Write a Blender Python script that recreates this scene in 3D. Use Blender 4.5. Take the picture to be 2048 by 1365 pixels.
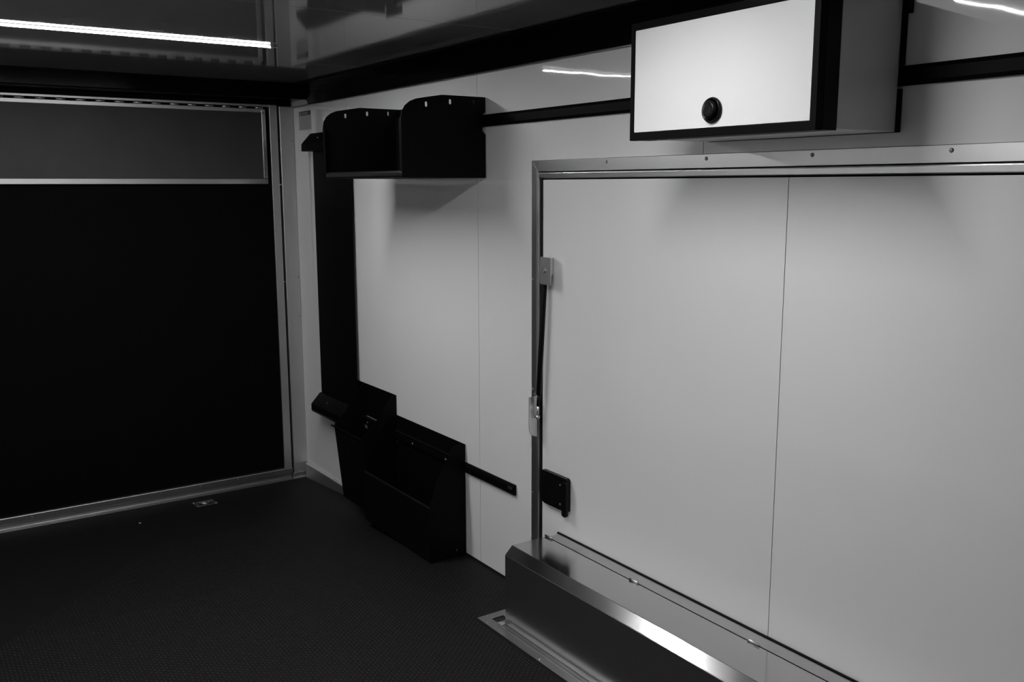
import bpy, bmesh, math, random
import numpy as np
from mathutils import Vector, Matrix

for o in list(bpy.data.objects):
    bpy.data.objects.remove(o, do_unlink=True)
SC = bpy.context.scene
COL = SC.collection

# ------------------------------------------------------------------ camera
# world: right wall = plane y 0 (room at y < 0), rear door = plane x 0, z up
cam_d = bpy.data.cameras.new('camera')
cam_d.sensor_width = 36.0
cam_d.lens = 1864.335 / 2048 * 36.0
cam_d.clip_start = 0.02
cam = bpy.data.objects.new('camera', cam_d)
COL.objects.link(cam)
Rv = Vector((0.56345183, 0.82614554, -0.00236357))
Uv = Vector((-0.13525321, 0.09506765, 0.98623968))
Fv = Vector((-0.81500221, 0.55537888, -0.16530488))
cam.matrix_world = Matrix(((Rv.x, Uv.x, -Fv.x, 4.998), (Rv.y, Uv.y, -Fv.y, -1.9583),
                           (Rv.z, Uv.z, -Fv.z, 1.55), (0, 0, 0, 1)))
SC.camera = cam

# ------------------------------------------------------------------ world, exposure
world = bpy.data.worlds.new('world')
SC.world = world
world.use_nodes = True
world.node_tree.nodes['Background'].inputs[0].default_value = (0, 0, 0, 1)
world.node_tree.nodes['Background'].inputs[1].default_value = 0.0
SC.view_settings.view_transform = 'Standard'
SC.view_settings.look = 'None'
SC.view_settings.gamma = 1.0
SC.view_settings.use_curve_mapping = False
SC.view_settings.exposure = 0.0
LED_STRENGTH = 610.0               # the ceiling strips are the only lights in the place

# ------------------------------------------------------------------ materials
MATS = {}
def mat(name, base, rough=0.5, metal=0.0, ior=1.45, var=0.0, vscale=8.0, vstretch=(1, 1, 1),
        rvar=0.0, bump=0.0, bscale=3.0, bstretch=(1, 1, 1), bdist=0.01, emit=None, spec=0.5, aniso=0.0):
    m = bpy.data.materials.new(name)
    m.use_nodes = True
    nt = m.node_tree
    b = nt.nodes['Principled BSDF']
    c = (base, base, base) if not isinstance(base, tuple) else base
    b.inputs['Base Color'].default_value = (*c, 1)
    b.inputs['Roughness'].default_value = rough
    b.inputs['Metallic'].default_value = metal
    b.inputs['IOR'].default_value = ior
    b.inputs['Specular IOR Level'].default_value = spec
    if aniso: b.inputs['Anisotropic'].default_value = aniso
    tc = nt.nodes.new('ShaderNodeTexCoord')
    def noise(scale, stretch, detail=3):
        mp = nt.nodes.new('ShaderNodeMapping')
        mp.inputs['Scale'].default_value = stretch
        nt.links.new(tc.outputs['Object'], mp.inputs['Vector'])
        n = nt.nodes.new('ShaderNodeTexNoise')
        n.inputs['Scale'].default_value = scale
        n.inputs['Detail'].default_value = detail
        nt.links.new(mp.outputs['Vector'], n.inputs['Vector'])
        return n
    if var > 0:
        n = noise(vscale, vstretch)
        r = nt.nodes.new('ShaderNodeMapRange')
        r.inputs['From Min'].default_value = 0.3; r.inputs['From Max'].default_value = 0.7
        r.inputs['To Min'].default_value = 1 - var; r.inputs['To Max'].default_value = 1 + var
        nt.links.new(n.outputs['Fac'], r.inputs['Value'])
        mx = nt.nodes.new('ShaderNodeVectorMath'); mx.operation = 'SCALE'
        mx.inputs[0].default_value = c
        nt.links.new(r.outputs[0], mx.inputs['Scale'])
        nt.links.new(mx.outputs[0], b.inputs['Base Color'])
    if rvar > 0:
        n = noise(vscale, vstretch)
        r = nt.nodes.new('ShaderNodeMapRange')
        r.inputs['From Min'].default_value = 0.3; r.inputs['From Max'].default_value = 0.7
        r.inputs['To Min'].default_value = max(0.02, rough - rvar); r.inputs['To Max'].default_value = rough + rvar
        nt.links.new(n.outputs['Fac'], r.inputs['Value'])
        nt.links.new(r.outputs[0], b.inputs['Roughness'])
    if bump > 0:
        n = noise(bscale, bstretch, 2)
        bp = nt.nodes.new('ShaderNodeBump')
        bp.inputs['Strength'].default_value = bump
        bp.inputs['Distance'].default_value = bdist
        nt.links.new(n.outputs['Fac'], bp.inputs['Height'])
        nt.links.new(bp.outputs[0], b.inputs['Normal'])
    if emit:
        b.inputs['Emission Color'].default_value = (1, 1, 1, 1)
        # the diffuser is brightest straight below the diodes, dimmer at its sides
        ge = nt.nodes.new('ShaderNodeNewGeometry'); sx = nt.nodes.new('ShaderNodeSeparateXYZ')
        nt.links.new(ge.outputs['Normal'], sx.inputs[0])
        r = nt.nodes.new('ShaderNodeMapRange')
        r.inputs['From Min'].default_value = 0.0; r.inputs['From Max'].default_value = -1.0
        r.inputs['To Min'].default_value = 0.0; r.inputs['To Max'].default_value = 1.0
        nt.links.new(sx.outputs['Z'], r.inputs['Value'])
        pw = nt.nodes.new('ShaderNodeMath'); pw.operation = 'POWER'; pw.inputs[1].default_value = 8.0
        nt.links.new(r.outputs[0], pw.inputs[0])
        ma = nt.nodes.new('ShaderNodeMath'); ma.operation = 'MULTIPLY_ADD'
        ma.inputs[1].default_value = emit * 0.99; ma.inputs[2].default_value = emit * 0.006
        nt.links.new(pw.outputs[0], ma.inputs[0])
        nt.links.new(ma.outputs[0], b.inputs['Emission Strength'])
    MATS[name] = m
    return m

mat('wall_white', 0.74, 0.03, var=0.012, vscale=2.0, bump=0.5, bscale=2.6, bdist=0.006)
mat('wall_back', 0.006, 0.6, var=0.1)
mat('cabinet_white', 0.66, 0.30, var=0.01)
mat('ceiling_gloss', 0.19, 0.06, ior=2.0, var=0.03, vscale=3, bump=0.22, bscale=1.6, bdist=0.004)
mat('cove_black', 0.003, 0.16, var=0.1, bump=0.1, bscale=3, spec=0.06)
mat('black_metal', 0.0022, 0.5, var=0.15, vscale=30, spec=0.12)
mat('black_rail', 0.0028, 0.5, var=0.1, vscale=20, spec=0.06)
mat('black_gloss', 0.008, 0.28, var=0.1, vscale=20, spec=0.6)
mat('black_plastic', 0.004, 0.3, var=0.15, vscale=40, spec=0.25)
mat('black_rubber_seal', 0.004, 0.7, var=0.2, spec=0.2)
mat('ramp_black', 0.0022, 0.7, var=0.12, vscale=14, spec=0.08)
mat('flap_grey', 0.045, 0.5, var=0.08, vscale=6, spec=0.4)
mat('floor_rubber', 0.006, 0.6, var=0.15, vscale=25, spec=0.2)
mat('stud_rubber', 0.0065, 0.55, var=0.15, vscale=60, spec=0.25)
mat('alu', 0.74, 0.28, 1.0, var=0.012, vscale=6)
mat('alu_dull', 0.66, 0.43, 1.0, var=0.02, vscale=7)
mat('alu_polish', 0.62, 0.13, 1.0, var=0.02, vscale=4, rvar=0.02, bump=0.08, bscale=2.5, bdist=0.004)
mat('alu_dark', 0.36, 0.42, 1.0, var=0.03, vscale=7)
mat('alu_brushed', 0.62, 0.22, 1.0, var=0.02, vscale=4, bump=0.06, bscale=2.5, bdist=0.004)
mat('alu_leaf', 0.60, 0.28, 1.0, var=0.03, vscale=5)
mat('steel_bright', 0.72, 0.22, 1.0, var=0.06, vscale=40)
mat('steel_dark', 0.30, 0.35, 1.0, var=0.06, vscale=40)
mat('zinc', 0.74, 0.36, 1.0, var=0.05, vscale=20)
mat('led_glow', 0.8, 0.4, emit=LED_STRENGTH, var=0.01)
mat('sticker_paper', 0.52, 0.45, var=0.02)
mat('sticker_ink', 0.05, 0.5, var=0.05)
mat('sticker_text', 0.40, 0.5, var=0.05)
mat('ring_chrome', 0.65, 0.15, 1.0, var=0.05, vscale=50)

# ------------------------------------------------------------------ mesh helpers
class MB:
    def __init__(s):
        s.bm = bmesh.new()
    def box(s, x0, x1, y0, y1, z0, z1):
        v = [s.bm.verts.new(p) for p in ((x0, y0, z0), (x1, y0, z0), (x1, y1, z0), (x0, y1, z0),
                                         (x0, y0, z1), (x1, y0, z1), (x1, y1, z1), (x0, y1, z1))]
        for f in ((0, 3, 2, 1), (4, 5, 6, 7), (0, 1, 5, 4), (1, 2, 6, 5), (2, 3, 7, 6), (3, 0, 4, 7)):
            s.bm.faces.new([v[i] for i in f])
        return s
    def loft(s, a, b, cap=True):
        """two closed point loops joined by quads"""
        va = [s.bm.verts.new(p) for p in a]; vb = [s.bm.verts.new(p) for p in b]
        n = len(a)
        for i in range(n):
            s.bm.faces.new((va[i], va[(i + 1) % n], vb[(i + 1) % n], vb[i]))
        if cap:
            s.bm.faces.new(va[::-1]); s.bm.faces.new(vb)
        return s
    def prism_x(s, prof, x0, x1):      # prof: (y, z)
        return s.loft([(x0, y, z) for y, z in prof], [(x1, y, z) for y, z in prof])
    def prism_y(s, prof, y0, y1):      # prof: (x, z)
        return s.loft([(x, y0, z) for x, z in prof], [(x, y1, z) for x, z in prof])
    def prism_z(s, prof, z0, z1):      # prof: (x, y)
        return s.loft([(x, y, z0) for x, y in prof], [(x, y, z1) for x, y in prof])
    def cyl(s, a, b, r, n=16, r2=None):
        a = Vector(a); b = Vector(b); d = (b - a).normalized()
        t = Vector((0, 0, 1)) if abs(d.z) < 0.9 else Vector((1, 0, 0))
        p = d.cross(t).normalized(); q = d.cross(p)
        r2 = r if r2 is None else r2
        A = [a + (p * math.cos(2 * math.pi * i / n) + q * math.sin(2 * math.pi * i / n)) * r for i in range(n)]
        B = [b + (p * math.cos(2 * math.pi * i / n) + q * math.sin(2 * math.pi * i / n)) * r2 for i in range(n)]
        return s.loft(A, B)
    def lathe(s, prof, origin, axis, n=24):
        """prof: (radius, distance along axis)"""
        o = Vector(origin); d = Vector(axis).normalized()
        t = Vector((0, 0, 1)) if abs(d.z) < 0.9 else Vector((1, 0, 0))
        p = d.cross(t).normalized(); q = d.cross(p)
        rings = []
        for r, h in prof:
            if r < 1e-6: rings.append([s.bm.verts.new(o + d * h)])
            else: rings.append([s.bm.verts.new(o + d * h + (p * math.cos(2 * math.pi * i / n) + q * math.sin(2 * math.pi * i / n)) * r) for i in range(n)])
        for A, B in zip(rings, rings[1:]):
            for i in range(n):
                j = (i + 1) % n
                if len(A) == 1 and len(B) == 1: continue
                if len(A) == 1: s.bm.faces.new((A[0], B[j], B[i]))
                elif len(B) == 1: s.bm.faces.new((A[i], A[j], B[0]))
                else: s.bm.faces.new((A[i], A[j], B[j], B[i]))
        return s
    def plate(s, outline, holes, axis, p0, p1):
        """flat plate with holes: outline in 2D, extruded from p0 to p1 along axis"""
        def P(c, p):
            if axis == 'x': return (p, c[0], c[1])
            if axis == 'y': return (c[0], p, c[1])
            return (c[0], c[1], p)
        edges = []; loops = []
        for lp in [outline] + holes:
            vs = [s.bm.verts.new(P(c, p0)) for c in lp]
            loops.append(vs)
            for i in range(len(vs)):
                edges.append(s.bm.edges.new((vs[i], vs[(i + 1) % len(vs)])))
        r = bmesh.ops.triangle_fill(s.bm, edges=edges, use_beauty=True, use_dissolve=False)
        fs = [g for g in r['geom'] if isinstance(g, bmesh.types.BMFace)]
        e = bmesh.ops.extrude_face_region(s.bm, geom=fs, use_keep_orig=True)
        d = {'x': (p1 - p0, 0, 0), 'y': (0, p1 - p0, 0), 'z': (0, 0, p1 - p0)}[axis]
        bmesh.ops.translate(s.bm, verts=[g for g in e['geom'] if isinstance(g, bmesh.types.BMVert)], vec=d)
        return s
    def tube(s, pts, r, n=10, closed=False):
        pts = [Vector(p) for p in pts]
        rings = []
        N = len(pts)
        for i, p in enumerate(pts):
            d = (pts[(i + 1) % N] - pts[i - 1]) if closed else (pts[min(i + 1, N - 1)] - pts[max(i - 1, 0)])
            d.normalize()
            t = Vector((0, 0, 1)) if abs(d.z) < 0.95 else Vector((1, 0, 0))
            a = d.cross(t).normalized(); b = d.cross(a)
            rings.append([s.bm.verts.new(p + (a * math.cos(2 * math.pi * k / n) + b * math.sin(2 * math.pi * k / n)) * r) for k in range(n)])
        m = N if closed else N - 1
        for i in range(m):
            A = rings[i]; B = rings[(i + 1) % N]
            for k in range(n):
                s.bm.faces.new((A[k], A[(k + 1) % n], B[(k + 1) % n], B[k]))
        if not closed:
            s.bm.faces.new(rings[0][::-1]); s.bm.faces.new(rings[-1])
        return s
    def mesh(s, name, m, smooth=False):
        bmesh.ops.recalc_face_normals(s.bm, faces=s.bm.faces)
        me = bpy.data.meshes.new(name)
        s.bm.to_mesh(me); s.bm.free()
        me.materials.append(MATS[m])
        if smooth:
            for p in me.polygons: p.use_smooth = True
        return me
    def build(s, name, m, parent=None, bevel=0.0, smooth=False, seg=2):
        o = bpy.data.objects.new(name, s.mesh(name, m, smooth))
        COL.objects.link(o)
        if parent: o.parent = parent
        if bevel > 0:
            b = o.modifiers.new('bevel', 'BEVEL')
            b.width = bevel; b.segments = seg; b.limit_method = 'ANGLE'; b.angle_limit = math.radians(25)
            b.harden_normals = False
        return o

def tag(o, label, cat, group=None, kind=None):
    o['label'] = label; o['category'] = cat
    if group: o['group'] = group
    if kind: o['kind'] = kind
    return o
def empty(name, label, cat, loc=(0, 0, 0), group=None, kind=None):
    o = bpy.data.objects.new(name, None); COL.objects.link(o)
    o.empty_display_size = 0.05
    o.location = loc
    return tag(o, label, cat, group, kind)
def place(name, me, parent, loc, rot=(0, 0, 0), scale=1.0):
    """child object sharing mesh data, placed in world coordinates"""
    o = bpy.data.objects.new(name, me); COL.objects.link(o)
    o.location = loc; o.rotation_euler = rot; o.scale = (scale,) * 3
    if parent:
        o.parent = parent
        o.matrix_parent_inverse = Matrix.Translation(-parent.location)
    return o
def under(o, parent):
    """parent a mesh built in world coordinates under an empty standing elsewhere"""
    o.parent = parent
    o.matrix_parent_inverse = Matrix.Translation(-parent.location)
    return o

# shared screw heads: dome pointing to +z, radius 5 mm
def screw_mesh(name, m, r=0.005, h=0.003):
    return MB().lathe([(0, 0), (r, 0), (r, h * .3), (r * .72, h * .8), (r * .3, h), (r * .28, h * .6), (0, h * .6)], (0, 0, 0), (0, 0, 1), 10).mesh(name, m, True)
SCREW = screw_mesh('screw', 'steel_bright')
SCREW_D = screw_mesh('screw_dark', 'steel_dark', 0.0055)
TO_ROOM = (math.pi / 2, 0, 0)          # +z of the head turned to -y (out of the right wall)
TO_FRONT = (0, math.pi / 2, 0)         # +z of the head turned to +x (out of the rear door)

YL = -2.42        # left wall
XF = 7.0          # front wall
ZC = 2.075        # ceiling
XB = 1.55         # where the floor starts to dip towards the rear door
ZR = -0.122       # floor level at the rear door
def zf(x): return 0.0 if x >= XB else ZR * (1 - x / XB)

# ------------------------------------------------------------------ floor
fl = MB().prism_y([(0.0, zf(0)), (XB, 0), (XF, 0), (XF, -0.2), (0.0, -0.2)], YL, 0.0).build('floor', 'floor_rubber')
tag(fl, 'black studded rubber floor dipping towards the rear door', 'floor', kind='structure')
def studs():
    px, py = 0.021, 0.0125
    xs = np.arange(0.75, 4.4, px); ys = np.arange(-1.75, -0.02, py)
    X, Y = np.meshgrid(xs, ys, indexing='ij')
    X = X + (np.arange(len(ys)) % 2)[None, :] * px / 2
    rng = np.random.default_rng(3)
    X = X.ravel() + rng.uniform(-.0006, .0006, X.size); Y = Y.ravel()
    keep = ~((X > 2.295) & (Y > -0.295)) & ~((X < 1.80) & (Y > -0.20)) & (np.hypot(X - 4.99, Y + 1.96) > 1.3)
    # only the stretch of floor the view takes in
    keep &= (Y < -0.02) & (Y > -0.15 - (X + 0.2) * 0.9)
    X = X[keep]; Y = Y[keep]
    Z = np.where(X >= XB, 0.0, ZR * (1 - X / XB))
    n = len(X)
    ang = np.arange(6) * math.pi / 3
    bx, by = np.cos(ang), np.sin(ang)
    V = np.zeros((n, 12, 3))
    for k in range(6):
        V[:, k] = np.stack([X + bx[k] * .0088, Y + by[k] * .0052, Z - .0005], 1)
        V[:, 6 + k] = np.stack([X + bx[k] * .0066, Y + by[k] * .0036, Z + .0011], 1)
    faces = [[6, 7, 8, 9, 10, 11]] + [[k, (k + 1) % 6, 6 + (k + 1) % 6, 6 + k] for k in range(6)]
    sizes = np.tile(np.array([len(f) for f in faces]), n)
    loops = (np.array(sum(faces, []))[None, :] + np.arange(n)[:, None] * 12).ravel()
    me = bpy.data.meshes.new('rubber_studs')
    me.vertices.add(n * 12); me.vertices.foreach_set('co', V.ravel())
    me.loops.add(len(loops)); me.loops.foreach_set('vertex_index', loops.astype(np.int32))
    me.polygons.add(len(sizes))
    me.polygons.foreach_set('loop_start', np.concatenate([[0], np.cumsum(sizes)[:-1]]).astype(np.int32))
    me.update(calc_edges=True); me.validate()
    me.materials.append(MATS['stud_rubber'])
    o = bpy.data.objects.new('rubber_studs', me); COL.objects.link(o); o.parent = fl
    o['kind'] = 'stuff'
studs()

# ------------------------------------------------------------------ ceiling of glossy panels
ce = MB().box(0, XF, YL, 0, ZC + 0.006, ZC + 0.06).build('ceiling', 'wall_back')
tag(ce, 'dark glossy ceiling of wide panels with thin seams', 'ceiling', kind='structure')
cuts = [0.0, 1.02, 2.24, 3.46, 4.68, 5.90, XF]
for a, b in zip(cuts, cuts[1:]):
    MB().box(a + .0012, b - .0012, YL, 0, ZC, ZC + 0.005).build('ceiling_panel', 'ceiling_gloss', ce, 0.0006, seg=1)

# ------------------------------------------------------------------ right wall: white panels, opening for the side door
DX0, DX1 = 2.258, 4.62         # outer edges of the side door frame
DZ = 1.634
wr = MB().box(-0.05, DX0 - .002, .0014, .05, -0.2, ZC).box(DX0 - .002, DX1 + .002, .0014, .05, DZ + .002, ZC) \
    .box(DX1 + .002, XF, .0014, .05, -0.2, ZC).build('wall_right', 'wall_back')
tag(wr, 'white glossy panelled side wall with the big side door', 'wall', kind='structure')
ZT = 2.0
g = .0011
def wpanel(poly):
    MB().plate(poly, [], 'y', 0.0, 0.0012).build('wall_panel', 'wall_white', wr)
wpanel([(-.02, -.19), (.704 - g, -.19), (.704 - g, ZT), (-.02, ZT)])
wpanel([(.704 + g, -.19), (1.890 - g, -.19), (1.890 - g, ZT), (.704 + g, ZT)])
wpanel([(1.890 + g, -.19), (DX0 - .001, -.19), (DX0 - .001, DZ + .001), (3.085 - g, DZ + .001), (3.085 - g, ZT), (1.890 + g, ZT)])
wpanel([(3.085 + g, DZ + .001), (4.28 - g, DZ + .001), (4.28 - g, ZT), (3.085 + g, ZT)])
wpanel([(4.28 + g, DZ + .001), (DX1 + .001, DZ + .001), (DX1 + .001, -.19), (5.475 - g, -.19), (5.475 - g, ZT), (4.28 + g, ZT)])
wpanel([(5.475 + g, -.19), (XF, -.19), (XF, ZT), (5.475 + g, ZT)])

# left and front walls (behind the viewer, they close the place)
wl = MB().box(-.05, XF, YL - .05, YL - .007, -.2, ZC).build('wall_left', 'wall_back')
tag(wl, 'white panelled side wall behind the viewer', 'wall', kind='structure')
cl = [-.02, .704, 1.89, 3.085, 4.28, 5.475, XF]
for a, b in zip(cl, cl[1:]):
    MB().box(a + g, b - g, YL - .006, YL, -.19, ZT).build('wall_panel', 'wall_white', wl)
wf = MB().box(XF + .007, XF + .06, YL - .05, .05, -.2, ZC).build('wall_front', 'wall_back')
tag(wf, 'white panelled front wall behind the viewer', 'wall', kind='structure')
for a, b in zip([YL, -1.21], [-1.21, 0]):
    MB().box(XF, XF + .006, a + g, b - g, -.19, ZT).build('wall_panel', 'wall_white', wf)

# ------------------------------------------------------------------ black cove strips and rear header
def cove(name, sgn, ywall, label):
    n = 6
    pts = []
    for i in range(n + 1):
        t = i / n
        y = -0.066 * t; z = 1.972 + (ZC - 1.972) * t
        bow = 0.010 * math.sin(math.pi * t)
        pts.append((y + bow * .84 - .0005, z + bow * .54))
    back = [(-.066, ZC - .0005), (-.0005, ZC - .0005)]
    prof = [(ywall + sgn * y, min(z, ZC - .0005)) for y, z in pts[:-1]] + [(ywall + sgn * y, z) for y, z in back]
    t_ = MB().prism_x(prof, 0.221, XF - .001).build(name, 'cove_black', None)
    tag(t_, label, 'trim', kind='structure')
    MB().cyl((0.03, ywall + sgn * -.0048, 1.9672), (XF - .001, ywall + sgn * -.0048, 1.9672), .0042, 14).build('edge_strip', 'alu', t_, smooth=True)
    MB().cyl((0.222, ywall + sgn * -.0665, ZC - .004), (XF - .001, ywall + sgn * -.0665, ZC - .004), .0035, 8).build('edge_bead', 'black_rail', t_, smooth=True)
    return t_
cove('trim_1', 1, 0.0, 'glossy black cove strip where the white side wall meets the ceiling')
cove('trim_2', -1, YL, 'glossy black cove strip over the wall behind the viewer')
hd = MB().prism_y([(0.0, 2.0), (0.218, 2.0), (0.22, 2.003), (0.22, ZC - .0005), (0.0, ZC - .0005)], YL + .001, -.001).build('trim_3', 'cove_black')
tag(hd, 'glossy black header box above the rear ramp door', 'trim', kind='structure')
MB().cyl((.2185, YL + .07, 1.9985), (.2185, -.002, 1.9985), .0028, 8).build('edge_bead', 'black_rail', hd, smooth=True)

# ------------------------------------------------------------------ corner posts
def post(name, y0, y1, label):
    p = MB().box(-.05, .012, y0, y1, -.2, 1.972).build(name, 'alu_dull', None, .0025)
    tag(p, label, 'post', kind='structure')
    return p
po = post('trim_4', -.081, -.001, 'brushed aluminium corner post between the ramp door and the white wall')
MB().box(.0122, .0145, -.078, -.004, .812, 1.055).build('splice_plate', 'alu_dull', po, .0008)
for z in (.825, 1.042):
    place('rivet', SCREW_D, po, (.0146, -.012, z), TO_FRONT, .7)
place('rivet', SCREW_D, po, (.0122, -.012, 1.79), TO_FRONT, .7)
post('trim_5', YL + .001, YL + .081, 'brushed aluminium corner post on the far side of the ramp door')

# ------------------------------------------------------------------ rear ramp door
RY0, RY1 = YL + .09, -.091       # jamb outer edges
rd = empty('door_1', 'black rear ramp door with aluminium frame and grey folded flap', 'door', (0, -1.2, -.05), kind='structure')
def rpart(mb, name, m, bevel=0., parent=None, smooth=False):
    o = mb.build(name, m, None, bevel, smooth)
    return under(o, rd) if parent is None else setpar(o, parent)
def setpar(o, parent):
    o.parent = parent
    o.matrix_parent_inverse = parent.matrix_world.inverted() if parent.type == 'EMPTY' else Matrix()
    return o
pan = rpart(MB().box(-.03, -.006, RY0 + .04, RY1 - .042, -.05, 1.945), 'ramp_panel', 'ramp_black')
for y0, y1 in ((RY1 - .043, RY1), (RY0, RY0 + .043)):
    rpart(MB().box(-.03, .004, y0, y1, -.05, 1.978), 'jamb', 'alu_dull', .002)
rpart(MB().box(-.03, .006, RY0 + .0435, RY1 - .0435, 1.9660, 1.978), 'top_rail', 'alu_dull', .0015)
for y0, y1 in ((-.0905, -.0815), (YL + .0815, YL + .0895)):
    rpart(MB().box(-.03, -.004, y0, y1, -.12, 1.978), 'door_seal', 'black_rubber_seal', .002)
rpart(MB().box(-.03, -.002, RY0, RY1, 1.9785, 1.9995), 'top_seal', 'black_rubber_seal', .002)
# small hinge pin caught in the seal
rpart(MB().cyl((-.002, -.093, 1.553), (-.002, -.079, 1.556), .004, 10), 'seal_pin', 'zinc', smooth=True)
rpart(MB().cyl((-.002, -.093, 1.02), (-.002, -.081, 1.02), .003, 10), 'seal_pin', 'zinc', smooth=True)
# folded flap: grey sheet in an aluminium frame, hung on a knuckled hinge
FY0, FY1 = RY0 + .071, -.162
fp = rpart(MB().box(.004, .014, FY0 + .018, FY1 - .019, 1.583, 1.939), 'flap', 'flap_grey')
def fpart(mb, name, m, bevel=0.):
    o = mb.build(name, m, None, bevel); o.parent = fp; o.matrix_parent_inverse = Matrix.Identity(4); return o
def fparent(o):
    o.parent = fp; return o
b_ = fpart(MB().prism_y([(.002, 1.558), (.022, 1.558), (.022, 1.585), (.002, 1.585)], FY0, FY1), 'bottom_strip', 'alu', .0015)
fpart(MB().box(.002, .0185, FY0, FY1, 1.935, 1.9535), 'top_strip', 'alu_dull', .0012)
for y0, y1 in ((FY1 - .021, FY1), (FY0, FY0 + .021)):
    fpart(MB().box(.003, .0205, y0, y1, 1.587, 1.948), 'side_strip', 'alu', .0012)
for y, z in ((FY1 - .010, 1.932),):
    o = place('screw', SCREW_D, None, (.0205, y, z), TO_FRONT, 1.0); fparent(o)
for y, z in ((FY1 - .009, 1.596), (FY1 - .016, 1.574)):
    o = place('screw', SCREW, None, (.0222, y, z), TO_FRONT, .8); fparent(o)
kn = MB().cyl((0, -.021, 0), (0, .021, 0), .0058, 10).mesh('hinge_knuckle', 'alu', True)
y = FY1 - .03
while y > FY0:
    fparent(place('hinge_knuckle', kn, None, (.011, y, 1.9597)))
    y -= .088

# ------------------------------------------------------------------ threshold strip under the ramp door
th = MB().prism_y([(-.03, -.0505), (.016, -.0505), (.018, -.054), (.018, -.080), (.006, -.086), (.004, -.108), (.010, -.1125), (.030, -.1135), (.030, -.1195), (-.03, -.1195)],
                  YL + .082, -.0925).build('trim_6', 'alu_dark', None, .001)
tag(th, 'aluminium threshold strip with screws along the foot of the ramp door', 'trim', kind='structure')
for y in (-1.645, -1.441, -1.243, -1.036, -.824, -.614, -.410, -.190):
    place('screw', SCREW, th, (.018, y, -.0655), TO_FRONT, .8)
for y in (-1.36, -.83, -.605, -.40, -.21):
    place('screw', SCREW, th, (.022, y, -.1128), (0, 0, 0), .6)
th2 = MB().prism_y([(.0125, -.085), (.016, -.085), (.018, -.108), (.030, -.1135), (.030, -.1195), (.0125, -.1195)], -.092, -.002).build('trim_7', 'alu_dark', None, .001)
tag(th2, 'short aluminium threshold end piece at the foot of the corner post', 'trim', kind='structure')

# ------------------------------------------------------------------ baseboard along the dipping floor
bb = MB().prism_x([(-.0005, -.030), (-.016, -.034), (-.018, -.037), (-.018, -.20), (-.0005, -.20)], .031, .84).build('baseboard_right', 'alu_dull', None, .001)
tag(bb, 'aluminium skirting along the dipping floor by the corner post', 'skirting', kind='structure')
sk = MB().prism_x([(-.0005, -.06), (-.0005, .006), (-.004, .006), (-.006, .002), (-.006, -.06)], .845, 2.409).build('trim_8', 'black_rubber_seal')
tag(sk, 'thin black sealing strip where the white wall meets the rubber floor', 'trim', kind='structure')

# ------------------------------------------------------------------ ceiling light strips
def led(x, label, y0=-1.80, y1=-.648):
    r = empty('light_strip', label, 'light strip', (x, (y0 + y1) / 2, ZC - .0005), 'white light strips across the ceiling')
    prof = [(-.0055, 0), (-.0055, -.0055), (-.0050, -.0068), (-.0042, -.0073), (.0042, -.0073), (.0050, -.0068), (.0055, -.0055), (.0055, 0)]
    under(MB().prism_y([(x + a, ZC - .0012 + b) for a, b in prof], y0, y1).build('diffuser', 'led_glow', None), r)
    under(MB().box(x - .0075, x + .0075, y0 - .004, y1 + .004, ZC - .0011, ZC - .0003).build('channel', 'alu', None), r)
    under(MB().prism_y([(x - .006, ZC - .003), (x - .006, ZC - .012), (x + .006, ZC - .012), (x + .006, ZC - .003)], y1 + .002, y1 + .006).build('end_cap', 'zinc', None, .001), r)
    under(MB().tube([(x, y1 + .006, ZC - .008), (x + .004, y1 + .014, ZC - .009), (x + .006, y1 + .022, ZC - .006), (x + .006, y1 + .032, ZC - .0035)], .003, 8).build('cable', 'zinc', None, smooth=True), r)
    return r
led(1.447, 'long white light strip across the ceiling nearest the ramp door')
led(3.410, 'white light strip above the wall cabinet, mirrored in the white wall at the upper right')

# ------------------------------------------------------------------ side door with aluminium frame
d2 = empty('door_2', 'large white side door in an aluminium frame above the wheel box', 'door', (3.4, 0, .3), kind='structure')
def frame_piece(name, prof, kind):
    """prof: (inset from outer edge, y); mitred corners"""
    if kind == 'top':
        a = [(DX0 + d, y, DZ - d) for d, y in prof]; b = [(DX1 - d, y, DZ - d) for d, y in prof]
    elif kind == 'left':
        a = [(DX0 + d, y, DZ - d) for d, y in prof]; b = [(DX0 + d, y, 0.004) for d, y in prof]
    else:
        a = [(DX1 - d, y, DZ - d) for d, y in prof]; b = [(DX1 - d, y, 0.004) for d, y in prof]
    return under(MB().loft(a, b).build(name, 'alu', None, .0008), d2)
flange_top = [(0, .006), (0, -.0045), (.0385, -.0045), (.0385, .006)]
lip_top = [(.0415, .006), (.0415, -.008), (.0445, -.0095), (.060, -.0085), (.0625, .006)]
flange_side = [(0, .006), (0, -.0045), (.030, -.0045), (.030, .006)]
lip_side = [(.0310, .006), (.0310, -.006), (.0335, -.0085), (.0475, -.0075), (.0500, .006)]
frame_piece('frame_flange', flange_top, 'top'); frame_piece('frame_lip', lip_top, 'top')
frame_piece('frame_flange', flange_side, 'left'); frame_piece('frame_lip', lip_side, 'left')
frame_piece('frame_flange', flange_side, 'right'); frame_piece('frame_lip', lip_side, 'right')
under(MB().box(DX0 + .02, DX1 - .02, .0155, .03, .01, DZ - .03).build('door_gasket', 'black_rubber_seal', None), d2)
for xa in (DX0 + .0506, DX1 - .0634):
    under(MB().box(xa, xa + .0128, -.0012, .0145, .012, DZ - .064).build('door_seal', 'black_rubber_seal', None, .001), d2)
PX0 = DX0 + .0640; PX1 = DX1 - .0640; PZ1 = DZ - .0665
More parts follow.
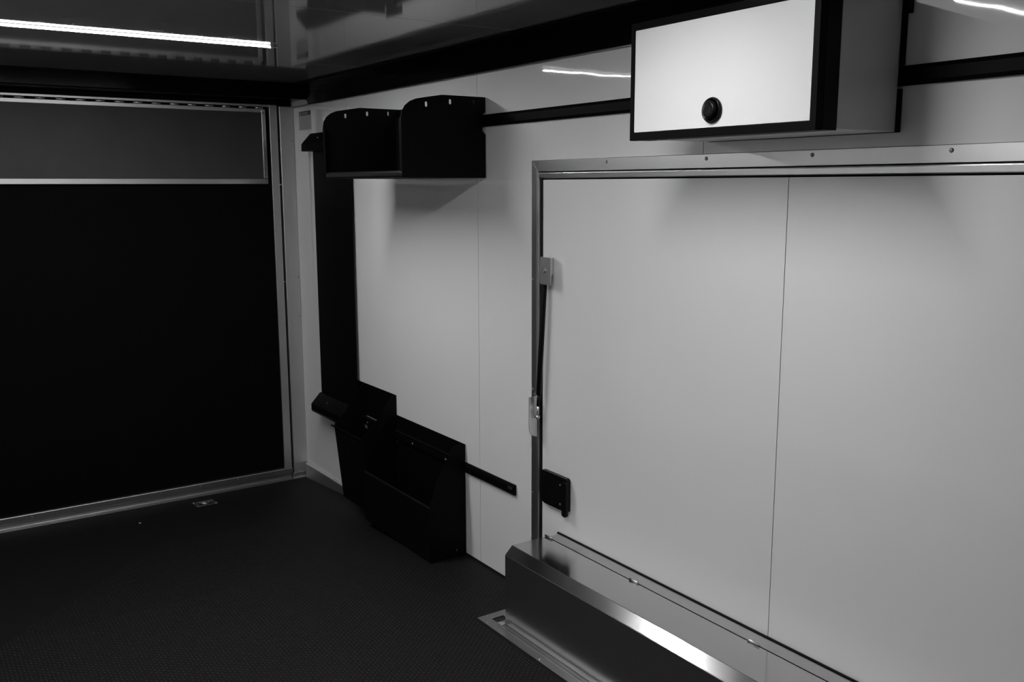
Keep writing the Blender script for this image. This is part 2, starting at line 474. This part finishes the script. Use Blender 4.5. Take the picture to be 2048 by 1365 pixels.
for a, b in ((PX0, 3.39 - g), (3.39 + g, PX1)):
    under(MB().plate([(a, .15), (b, .15), (b, PZ1), (a, PZ1)], [], 'y', 0.0, .012).build('door_panel', 'wall_white', None), d2)
for x in (2.296, 2.668, 3.102, 3.463, 3.829, 4.2, 4.57):
    place('screw', SCREW_D, d2, (x, -.0045, 1.622), TO_ROOM, 1.0 if x > 2.4 else .7)
for z in (1.588, 1.213, .808, .411):
    place('screw', SCREW, d2, (DX0 + .008, -.0045, z), TO_ROOM, .75)
# black latch plate
def rrect(x0, x1, z0, z1, rs, n=5):
    """rounded rectangle, rs = radii bl, br, tr, tl"""
    pts = []
    for (cx, cz, r, a0) in ((x0, z0, rs[0], 180), (x1, z0, rs[1], 270), (x1, z1, rs[2], 0), (x0, z1, rs[3], 90)):
        ox = cx + (r if cx == x0 else -r); oz = cz + (r if cz == z0 else -r)
        for i in range(n + 1):
            a = math.radians(a0 + 90 * i / n)
            pts.append((ox + r * math.cos(a), oz + r * math.sin(a)))
    return pts
la = under(MB().plate(rrect(2.332, 2.492, .398, .522, (.028, .008, .012, .014)), [], 'y', -.001, -.017).build('latch_plate', 'black_plastic', None, .003), d2)
def lpart(o):
    o.parent = la; o.matrix_parent_inverse = Matrix.Identity(4); return o
lpart(MB().plate(rrect(2.474, 2.500, .384, .512, (.008, .008, .012, .006)), [], 'y', -.0175, -.027).build('latch_lever', 'black_plastic', None, .003))
lpart(MB().plate(rrect(2.348, 2.375, .500, .508, (.003,) * 4), [], 'y', -.0172, -.0195).build('latch_rib', 'black_plastic', None, .001))
for z in (.420, .492):
    lpart(place('screw', SCREW_D, None, (2.452, -.0172, z), TO_ROOM, .8))

# ------------------------------------------------------------------ gas strut of the side door
gs = empty('gas_strut', 'black gas strut between two metal brackets at the side door edge', 'gas strut', (2.33, 0, .64))
ub = under(MB().plate(rrect(2.345, 2.410, 1.205, 1.301, (.010, .003, .003, .010)), [], 'y', -.0325, -.0300).build('upper_bracket', 'zinc', None, .0006), gs)
def sub(o, par):
    o.parent = par; o.matrix_parent_inverse = Matrix.Identity(4); return o
sub(MB().prism_z([(2.4075, -.0299), (2.4100, -.0299), (2.3840, -.0005), (2.3815, -.0005)], 1.238, 1.299).build('bracket_return', 'zinc', None, .0006), ub)
sub(place('bolt', SCREW_D, None, (2.3775, -.0326, 1.254), TO_ROOM, 1.5), ub)
p_top = Vector((2.3565, -.0180, 1.235)); p_bot = Vector((2.322, -.0230, .716))
dv = (p_bot - p_top).normalized(); L = (p_bot - p_top).length
under(MB().cyl(p_top, p_top + dv * (L - .085), .0098, 20).build('cylinder', 'black_plastic', None, .001, True), gs)
under(MB().cyl(p_top + dv * (L - .0845), p_top + dv * (L - .042), .0062, 16).build('rod_sleeve', 'black_plastic', None, 0, True), gs)
under(MB().cyl(p_top + dv * (L - .0415), p_top + dv * (L - .004), .0045, 14).build('rod', 'steel_bright', None, 0, True), gs)
under(MB().lathe([(0, -.009), (.006, -.007), (.009, 0), (.006, .007), (0, .009)], p_bot, (1, 0, 0), 16).build('ball_socket', 'steel_bright', None, 0, True), gs)
# lower angle bracket standing off the frame
lb = under(MB().plate([(-.012, .790), (-.050, .790)] + [(-.050 + .0, .70)] + [(-.050 + .036 * (1 - math.cos(math.radians(a))), .672 - .034 * math.sin(math.radians(a))) for a in range(0, 91, 15)] + [(-.012, .638)], [], 'x', 2.304, 2.3065)
           .build('lower_bracket', 'zinc', None, .0006), gs)
sub(MB().box(2.280, 2.3038, -.0125, -.0098, .650, .795).build('bracket_foot', 'zinc', None, .0006), lb)
sub(MB().cyl((2.3068, -.034, .716), (2.3145, -.030, .716), .0045, 12).build('stud', 'steel_bright', None, 0, True), lb)
for z in (.672, .770):
    sub(place('bolt', SCREW, None, (2.290, -.0126, z), TO_ROOM, 1.0), lb)

# ------------------------------------------------------------------ wheel box
BX0, BX1 = 2.411, 4.50
wb = empty('wheel_box', 'long aluminium wheel box below the white side door', 'wheel box', (3.4, -.12, 0))
t = .003
under(MB().prism_x([(-.2275, .004), (-.2275, .263), (-.2275 + t, .2618), (-.2275 + t, .004)], BX0, BX1).build('front_panel', 'alu_brushed', None, .0008), wb)
under(MB().prism_x([(-.2275, .2635), (-.1975, .2932), (-.1975 + .002, .2905), (-.2255, .2622)], BX0, BX1).build('chamfer', 'alu_polish', None, .0008), wb)
under(MB().prism_x([(-.1972, .2935), (-.0515, .2935), (-.0515, .2905), (-.1965, .2905)], BX0, BX1).build('top_panel', 'alu_polish', None, .0006), wb)
for xe in (BX0, BX1 - .003):
    under(MB().plate([(-.224, .004), (-.224, .261), (-.196, .289), (-.008, .289), (-.008, .004)], [], 'x', xe, xe + .003).build('end_panel', 'alu_polish', None), wb)
lf = under(MB().prism_x([(-.0485, .2925), (-.0485, .2950), (-.0095, .3010), (-.0090, .2985)], BX0 + .018, BX1 - .02).build('hinged_leaf', 'alu_leaf', None, .0006), wb)
under(MB().box(BX0 + .012, BX1 - .02, -.0085, -.0006, .27, .3045).build('leaf_gasket', 'black_rubber_seal', None, .001), wb)
for x in (2.430, 2.888, 3.383, 3.88, 4.38):
    h = sub(MB().cyl((x - .020, -.0500, .2975), (x + .020, -.0500, .2975), .0042, 12).build('hinge_barrel', 'steel_bright', None, .0006, True), lf)
# floor flange with a slot at the corner
under(MB().box(BX0 + .01, BX1 - .01, -.056, -.044, .284, .2895).build('hinge_gap_shade', 'black_rubber_seal', None), wb)  # added dark strip below the leaf gap, standing in for its shade
fo = [(2.313, -.283), (4.55, -.283), (4.55, -.2285), (2.409, -.2285), (2.409, -.03), (2.313, -.03)]
under(MB().plate(fo, [[(2.349, -.2445), (2.385, -.2445), (2.385, -.195), (2.349, -.195)]], 'z', .0012, .0042).build('floor_flange', 'alu_dark', None, .0005), wb)
under(MB().box(2.347, 2.387, -.2465, -.193, -.0002, .0008).build('slot_floor', 'wall_back', None), wb)
under(MB().box(2.400, 4.54, -.2530, -.2505, .0045, .0095).build('flange_bead', 'alu_polish', None, .0006), wb)
under(MB().prism_z([(2.388, -.2495), (2.420, -.2495), (2.416, -.2300), (2.398, -.2300)], .0044, .0085).build('corner_tab', 'steel_bright', None, .001), wb)
for x, y in ((2.3195, -.2440), (2.3700, -.2775), (2.684, -.2745), (3.0, -.2745), (3.32, -.2745), (3.64, -.2745), (2.322, -.10)):
    place('screw', SCREW, wb, (x, y, .0042), (0, 0, 0), 1.0)

# ------------------------------------------------------------------ mounting rails on the wall
def rail(z0, z1, x0, x1, label, up):
    m_ = (z0 + z1) / 2
    prof = [(-.0006, z0), (-.010, z0), (-.0155, z0 + .008), (-.0155, z1 - .010), (-.009, z1), (-.0006, z1)]
    r = MB().prism_x(prof, x0, x1).build('mounting_rail', 'black_rail', None, .0008)
    return tag(r, label, 'rail', 'black mounting rails on the white wall')
ru = rail(1.768, 1.812, .33, 6.6, 'long black rail high on the white wall running behind the wall cabinet', True)
rl = rail(.366, .407, .33, 2.153, 'short black rail low on the white wall ending beside the door frame', False)
MB().box(2.118, 2.145, -.0172, -.0160, .388, .398).build('end_clip', 'steel_dark', rl, .0005)

# ------------------------------------------------------------------ tall black back panel between the two rails
tp = empty('rack_panel', 'tall narrow black panel hung between the two wall rails', 'panel', (.54, 0, .34))
under(MB().plate([(.310, .42), (.771, .42), (.771, 1.80), (.310, 1.80)], [], 'y', -.0200, -.0175).build('back_sheet', 'black_metal', None), tp)
def hook(z_off, name):
    """channel hooked over the rail: sloping top, short front, lip below"""
    P = [(-.030, 1.816), (-.082, 1.760), (-.082, 1.723), (-.0205, 1.723), (-.0205, 1.816)]
    P = [(y, z + z_off) for y, z in P]
    return under(MB().prism_x(P, .307, .771).build(name, 'black_metal', None, .003), tp)
hk1 = hook(0, 'upper_hook')
hk2 = hook(-1.378, 'lower_hook')
sub(MB().cyl((.33, -.0815, .3475), (.77, -.0815, .3475), .0048, 8).build('hook_lip', 'black_gloss', None, 0, True), hk2)
for hk, z in ((hk1, 1.788), (hk2, .412)):
    for x in (.475, .70):
        sub(place('screw', SCREW, None, (x, -.0590, z), (math.radians(47), 0, 0), .8), hk)

# ------------------------------------------------------------------ upper shelf: two rounded end plates with slots
sh = empty('wall_shelf', 'black metal wall shelf with rounded slotted end plates on the upper rail', 'shelf', (1.6, -.18, 1.574))
ep = [(-.003, 1.876), (-.192, 1.876), (-.262, 1.8645), (-.300, 1.8575), (-.325, 1.8475), (-.345, 1.832), (-.357, 1.812), (-.362, 1.785), (-.362, 1.577), (-.003, 1.577),
      (-.003, 1.738), (-.018, 1.752), (-.018, 1.816), (-.003, 1.822)]
def slot(y, z, h, w=.0075):
    pts = []
    for i in range(7):
        a = math.pi * i / 6; pts.append((y + w / 2 * math.cos(a), z + h / 2 - w / 2 + w / 2 * math.sin(a)))
    for i in range(7):
        a = math.pi + math.pi * i / 6; pts.append((y + w / 2 * math.cos(a), z - h / 2 + w / 2 + w / 2 * math.sin(a)))
    return pts
slots = [slot(-.258, 1.8395, .019, .010), slot(-.157, 1.8525, .019, .010), slot(-.055, 1.857, .018, .010)]
for xp, fw in ((1.252, .098), (1.9515, .135)):
    e = under(MB().plate(ep, slots, 'x', xp, xp + .0025).build('end_plate', 'black_metal', None), sh)
    sub(MB().box(xp - fw, xp - .0008, -.0035, -.0010, 1.824, 1.8755).build('back_flange', 'black_metal', None), e)
    sub(MB().box(xp + .003 if xp < 1.5 else xp - .016, xp + .016 if xp < 1.5 else xp - .0005, -.3615, -.3595, 1.60, 1.79).build('front_edge', 'black_rail', None), e)
sub(MB().box(1.2550, 1.300, -.0035, -.0010, 1.839, 1.8755).build('back_tab', 'black_metal', None), [c for c in sh.children if c.name.startswith('end_plate')][0])
under(MB().box(1.255, 1.9510, -.3600, -.003, 1.5765, 1.5790).build('shelf_floor', 'black_metal', None), sh)
under(MB().box(1.255, 1.9510, -.0200, -.0165, 1.5795, 1.838).build('shelf_back', 'black_metal', None), sh)
under(MB().prism_x([(-.360, 1.5795), (-.3625, 1.584), (-.3625, 1.594), (-.3590, 1.6015), (-.3530, 1.6030), (-.3500, 1.6000), (-.3570, 1.5950), (-.3570, 1.5800)], 1.268, 1.9505).build('front_lip', 'black_gloss', None, .0015), sh)
for y in (-.30, -.10):
    place('screw', SCREW_D, sh, (1.60, y, 1.5762), (math.pi, 0, 0), .8)

# ------------------------------------------------------------------ lower bins hung on the low rail
b1 = empty('storage_bin', 'larger black metal wall bin reaching the floor beside the door frame', 'bin', (1.48, -.09, 0.0))
ep1 = [(-.003, .484), (-.052, .484), (-.066, .476), (-.143, .343), (-.172, .255), (-.1775, .235), (-.1775, .004), (-.003, .004), (-.003, .345), (-.0175, .356), (-.0175, .410), (-.003, .414)]
for xp in (1.163, 1.7775):
    under(MB().plate(ep1, [], 'x', xp, xp + .0025).build('end_plate', 'black_metal', None, .0006), b1)
under(MB().box(1.166, 1.7770, -.1785, -.1765, .006, .232).build('front_panel', 'black_metal', None), b1)
under(MB().prism_x([(-.1785, .2325), (-.1800, .238), (-.1770, .2425), (-.1700, .2405), (-.1710, .2385), (-.1760, .2390), (-.1765, .2325)], 1.166, 1.7770).build('front_lip', 'black_gloss', None, .0008), b1)
under(MB().box(1.166, 1.7770, -.0045, -.0020, .4105, .483).build('back_plate', 'black_metal', None), b1)
under(MB().box(1.166, 1.7770, -.0045, -.0020, .006, .364).build('back_plate', 'black_metal', None), b1)
under(MB().prism_x([(-.0050, .4085), (-.0190, .4085), (-.0210, .4120), (-.0190, .4110), (-.0050, .4110)], 1.166, 1.7770).build('hook_strip', 'black_gloss', None), b1)
under(MB().box(1.166, 1.7770, -.1760, -.0050, .006, .0085).build('bin_floor', 'black_metal', None), b1)
for x in (1.340, 1.640):
    place('screw', SCREW, b1, (x, -.0165, .3855), TO_ROOM, 1.3)
place('screw', SCREW_D, b1, (1.7802, -.05, .03), TO_FRONT, .6)

b2 = empty('storage_bin', 'smaller black metal wall bin with a taller back below the narrow panel', 'bin', (.99, -.09, -.04))
ep2 = [(-.003, .577), (-.020, .577), (-.034, .566), (-.120, .452), (-.176, .400), (-.179, .385), (-.142, .018), (-.003, .018), (-.003, .345), (-.0175, .356), (-.0175, .410), (-.003, .414)]
for xp in (.838, 1.158):
    under(MB().plate(ep2, [], 'x', xp, xp + .0025).build('end_plate', 'black_metal', None, .0006), b2)
under(MB().plate([(.700, .414), (1.160, .414), (1.160, .577), (.700, .577)], [], 'y', -.0030, -.0010).build('back_plate', 'black_metal', None), b2)
under(MB().box(.842, 1.157, -.0045, -.0020, .020, .364).build('back_plate', 'black_metal', None), b2)
under(MB().prism_x([(-.1795, .382), (-.1425, .019), (-.1405, .019), (-.1775, .382)], .842, 1.157).build('front_panel', 'black_metal', None), b2)
under(MB().box(.806, 1.157, -.1860, -.1740, .3825, .3855).build('front_lip', 'black_rail', None, .0008), b2)
under(MB().box(.842, 1.157, -.1400, -.0050, .019, .0215).build('bin_floor', 'black_metal', None), b2)
under(MB().prism_x([(-.0050, .4085), (-.0190, .4085), (-.0210, .4120), (-.0190, .4110), (-.0050, .4110)], .842, 1.157).build('hook_strip', 'black_gloss', None), b2)
place('screw', SCREW, b2, (.872, -.0165, .3855), TO_ROOM, 1.3)

# ------------------------------------------------------------------ wall cabinet with white door
cb = empty('wall_cabinet', 'wall cabinet with bright white door, black frame and round black knob', 'cabinet', (3.40, -.15, 1.665))
CX0, CX1, CZ0, CZ1 = 3.108, 3.696, 1.664, 1.957
under(MB().box(CX0 + .004, CX1, -.2255, -.0165, CZ0 + .003, CZ1).build('body', 'cabinet_white', None, .001), cb)
# deep black surround of the door
fd = under(MB().plate([(CX0, CZ0), (CX1, CZ0), (CX1, CZ1), (CX0, CZ1)], [[(CX0 + .008, CZ0 + .008), (CX1 - .008, CZ0 + .008), (CX1 - .008, CZ1 - .008), (CX0 + .008, CZ1 - .008)]], 'y', -.226, -.274).build('door_surround', 'black_metal', None, .0008), cb)
fr = under(MB().plate([(CX0, CZ0 - .001), (CX1, CZ0 - .001), (CX1, CZ1), (CX0, CZ1)], [[(CX0 + .0125, CZ0 + .0185), (CX1 - .0165, CZ0 + .0185), (CX1 - .0165, CZ1 - .0175), (CX0 + .0125, CZ1 - .0175)]], 'y', -.2745, -.2960).build('door_frame', 'black_rail', None, .0010), cb)
dp = under(MB().box(CX0 + .0135, CX1 - .0175, -.2930, -.2750, CZ0 + .0195, CZ1 - .0185).build('door_panel', 'cabinet_white', None, .0006), cb)
kb = sub(MB().lathe([(0, .001), (.0300, .001), (.0305, .004), (.0285, .008), (.0255, .0085), (.0250, .004), (0, .004)], (3.398, -.2930, 1.7225), (0, -1, 0), 40).build('knob', 'black_plastic', None, 0, True), dp)
sub(MB().lathe([(0, .0042), (.0200, .0042), (.0205, .012), (.0190, .0155), (.0150, .0175), (.0080, .0170), (0, .0165)], (3.3975, -.2930, 1.7240), (0, -1, 0), 36).build('knob_button', 'black_plastic', None, 0, True), dp)
for z0, z1, ex in ((CZ0 + .002, 1.7620, .004), (1.8140, 1.925, .006), (1.9255, CZ1, .018)):
    under(MB().box(CX0 + .01, CX1 + ex, -.0160, -.0010, z0, z1).build('mount_plate', 'black_metal', None, .001), cb)
for x in (3.18, 3.22):
    place('screw', SCREW_D, cb, (x, -.26, CZ0 + .0005), (math.pi, 0, 0), .7)

# ------------------------------------------------------------------ warning sticker high beside the corner post
st = MB().box(.094, .254, -.0014, -.0006, 1.842, 1.940).build('sticker', 'sticker_paper')
tag(st, 'small warning sticker high on the white wall beside the corner post', 'sticker')
MB().box(.095, .253, -.0019, -.0015, 1.9175, 1.939).build('header_band', 'sticker_ink', st)
def text(s, x, z, size, m, parent, y=-.0021):
    cu = bpy.data.curves.new('t', 'FONT'); cu.body = s; cu.size = size; cu.extrude = .0001; cu.align_x = 'LEFT'
    to = bpy.data.objects.new('lettering', cu); COL.objects.link(to)
    bpy.context.view_layer.update()
    me = bpy.data.meshes.new_from_object(to.evaluated_get(bpy.context.evaluated_depsgraph_get()))
    bpy.data.objects.remove(to, do_unlink=True)
    me.materials.clear(); me.materials.append(MATS[m])
    o = bpy.data.objects.new('lettering', me); COL.objects.link(o)
    o.rotation_euler = (math.pi / 2, 0, 0); o.location = (x, y, z); o.parent = parent
    return o
text('WARNING', .128, 1.9215, .0195, 'sticker_paper', st)
MB().plate([(.103, 1.9215), (.123, 1.9215), (.113, 1.9365)], [], 'y', -.0022, -.0019).build('warning_triangle', 'sticker_paper', st)
random.seed(4)
for i in range(9):
    z = 1.909 - i * .0072
    MB().box(.100, .225 + random.uniform(-.03, .022), -.0017, -.0015, z, z + .0024).build('print_line', 'sticker_text', st)

# ------------------------------------------------------------------ recessed tie-down ring in the dipping floor
sl = math.atan2(-ZR, XB)
dr = empty('floor_ring', 'small recessed tie-down ring in the black floor near the threshold', 'tie-down ring', (.185, -.645, zf(.185) + .0006))
dr.rotation_euler = (0, -sl, 0)
def dpart(mb, name, m, bevel=0., smooth=False):
    return mb.build(name, m, dr, bevel, smooth)
dpart(MB().plate([(-.05, -.055), (.05, -.055), (.05, .055), (-.05, .055)], [[(-.028, -.033), (.028, -.033), (.028, .033), (-.028, .033)]], 'z', 0, .0022), 'plate', 'steel_dark', .0006)
dpart(MB().box(-.028, .028, -.033, .033, -.0002, .0005), 'recess_pan', 'black_metal')
pts = [(.0, -.027, .004)] + [(.0 + .026 * math.sin(math.pi * i / 10), -.027 * math.cos(math.pi * i / 10), .006) for i in range(1, 10)] + [(.0, .027, .004)]
dpart(MB().tube(pts, .0038, 8), 'ring', 'ring_chrome', 0, True)
dpart(MB().cyl((-.003, -.031, .0055), (-.003, .031, .0055), .005, 10), 'bar', 'ring_chrome', 0, True)
for a in (-.042, .042):
    for b in (-.047, .047):
        o = bpy.data.objects.new('screw', SCREW); COL.objects.link(o); o.parent = dr; o.location = (a, b, .0022)

fs = bpy.data.objects.new('floor_screw', SCREW); COL.objects.link(fs)
fs.location = (.328, -1.004, zf(.328) + .0003); fs.rotation_euler = (0, -sl, 0); fs.scale = (1.6, 1.6, 1.6)
tag(fs, 'lone bright screw head in the black floor left of the tie-down ring', 'screw')
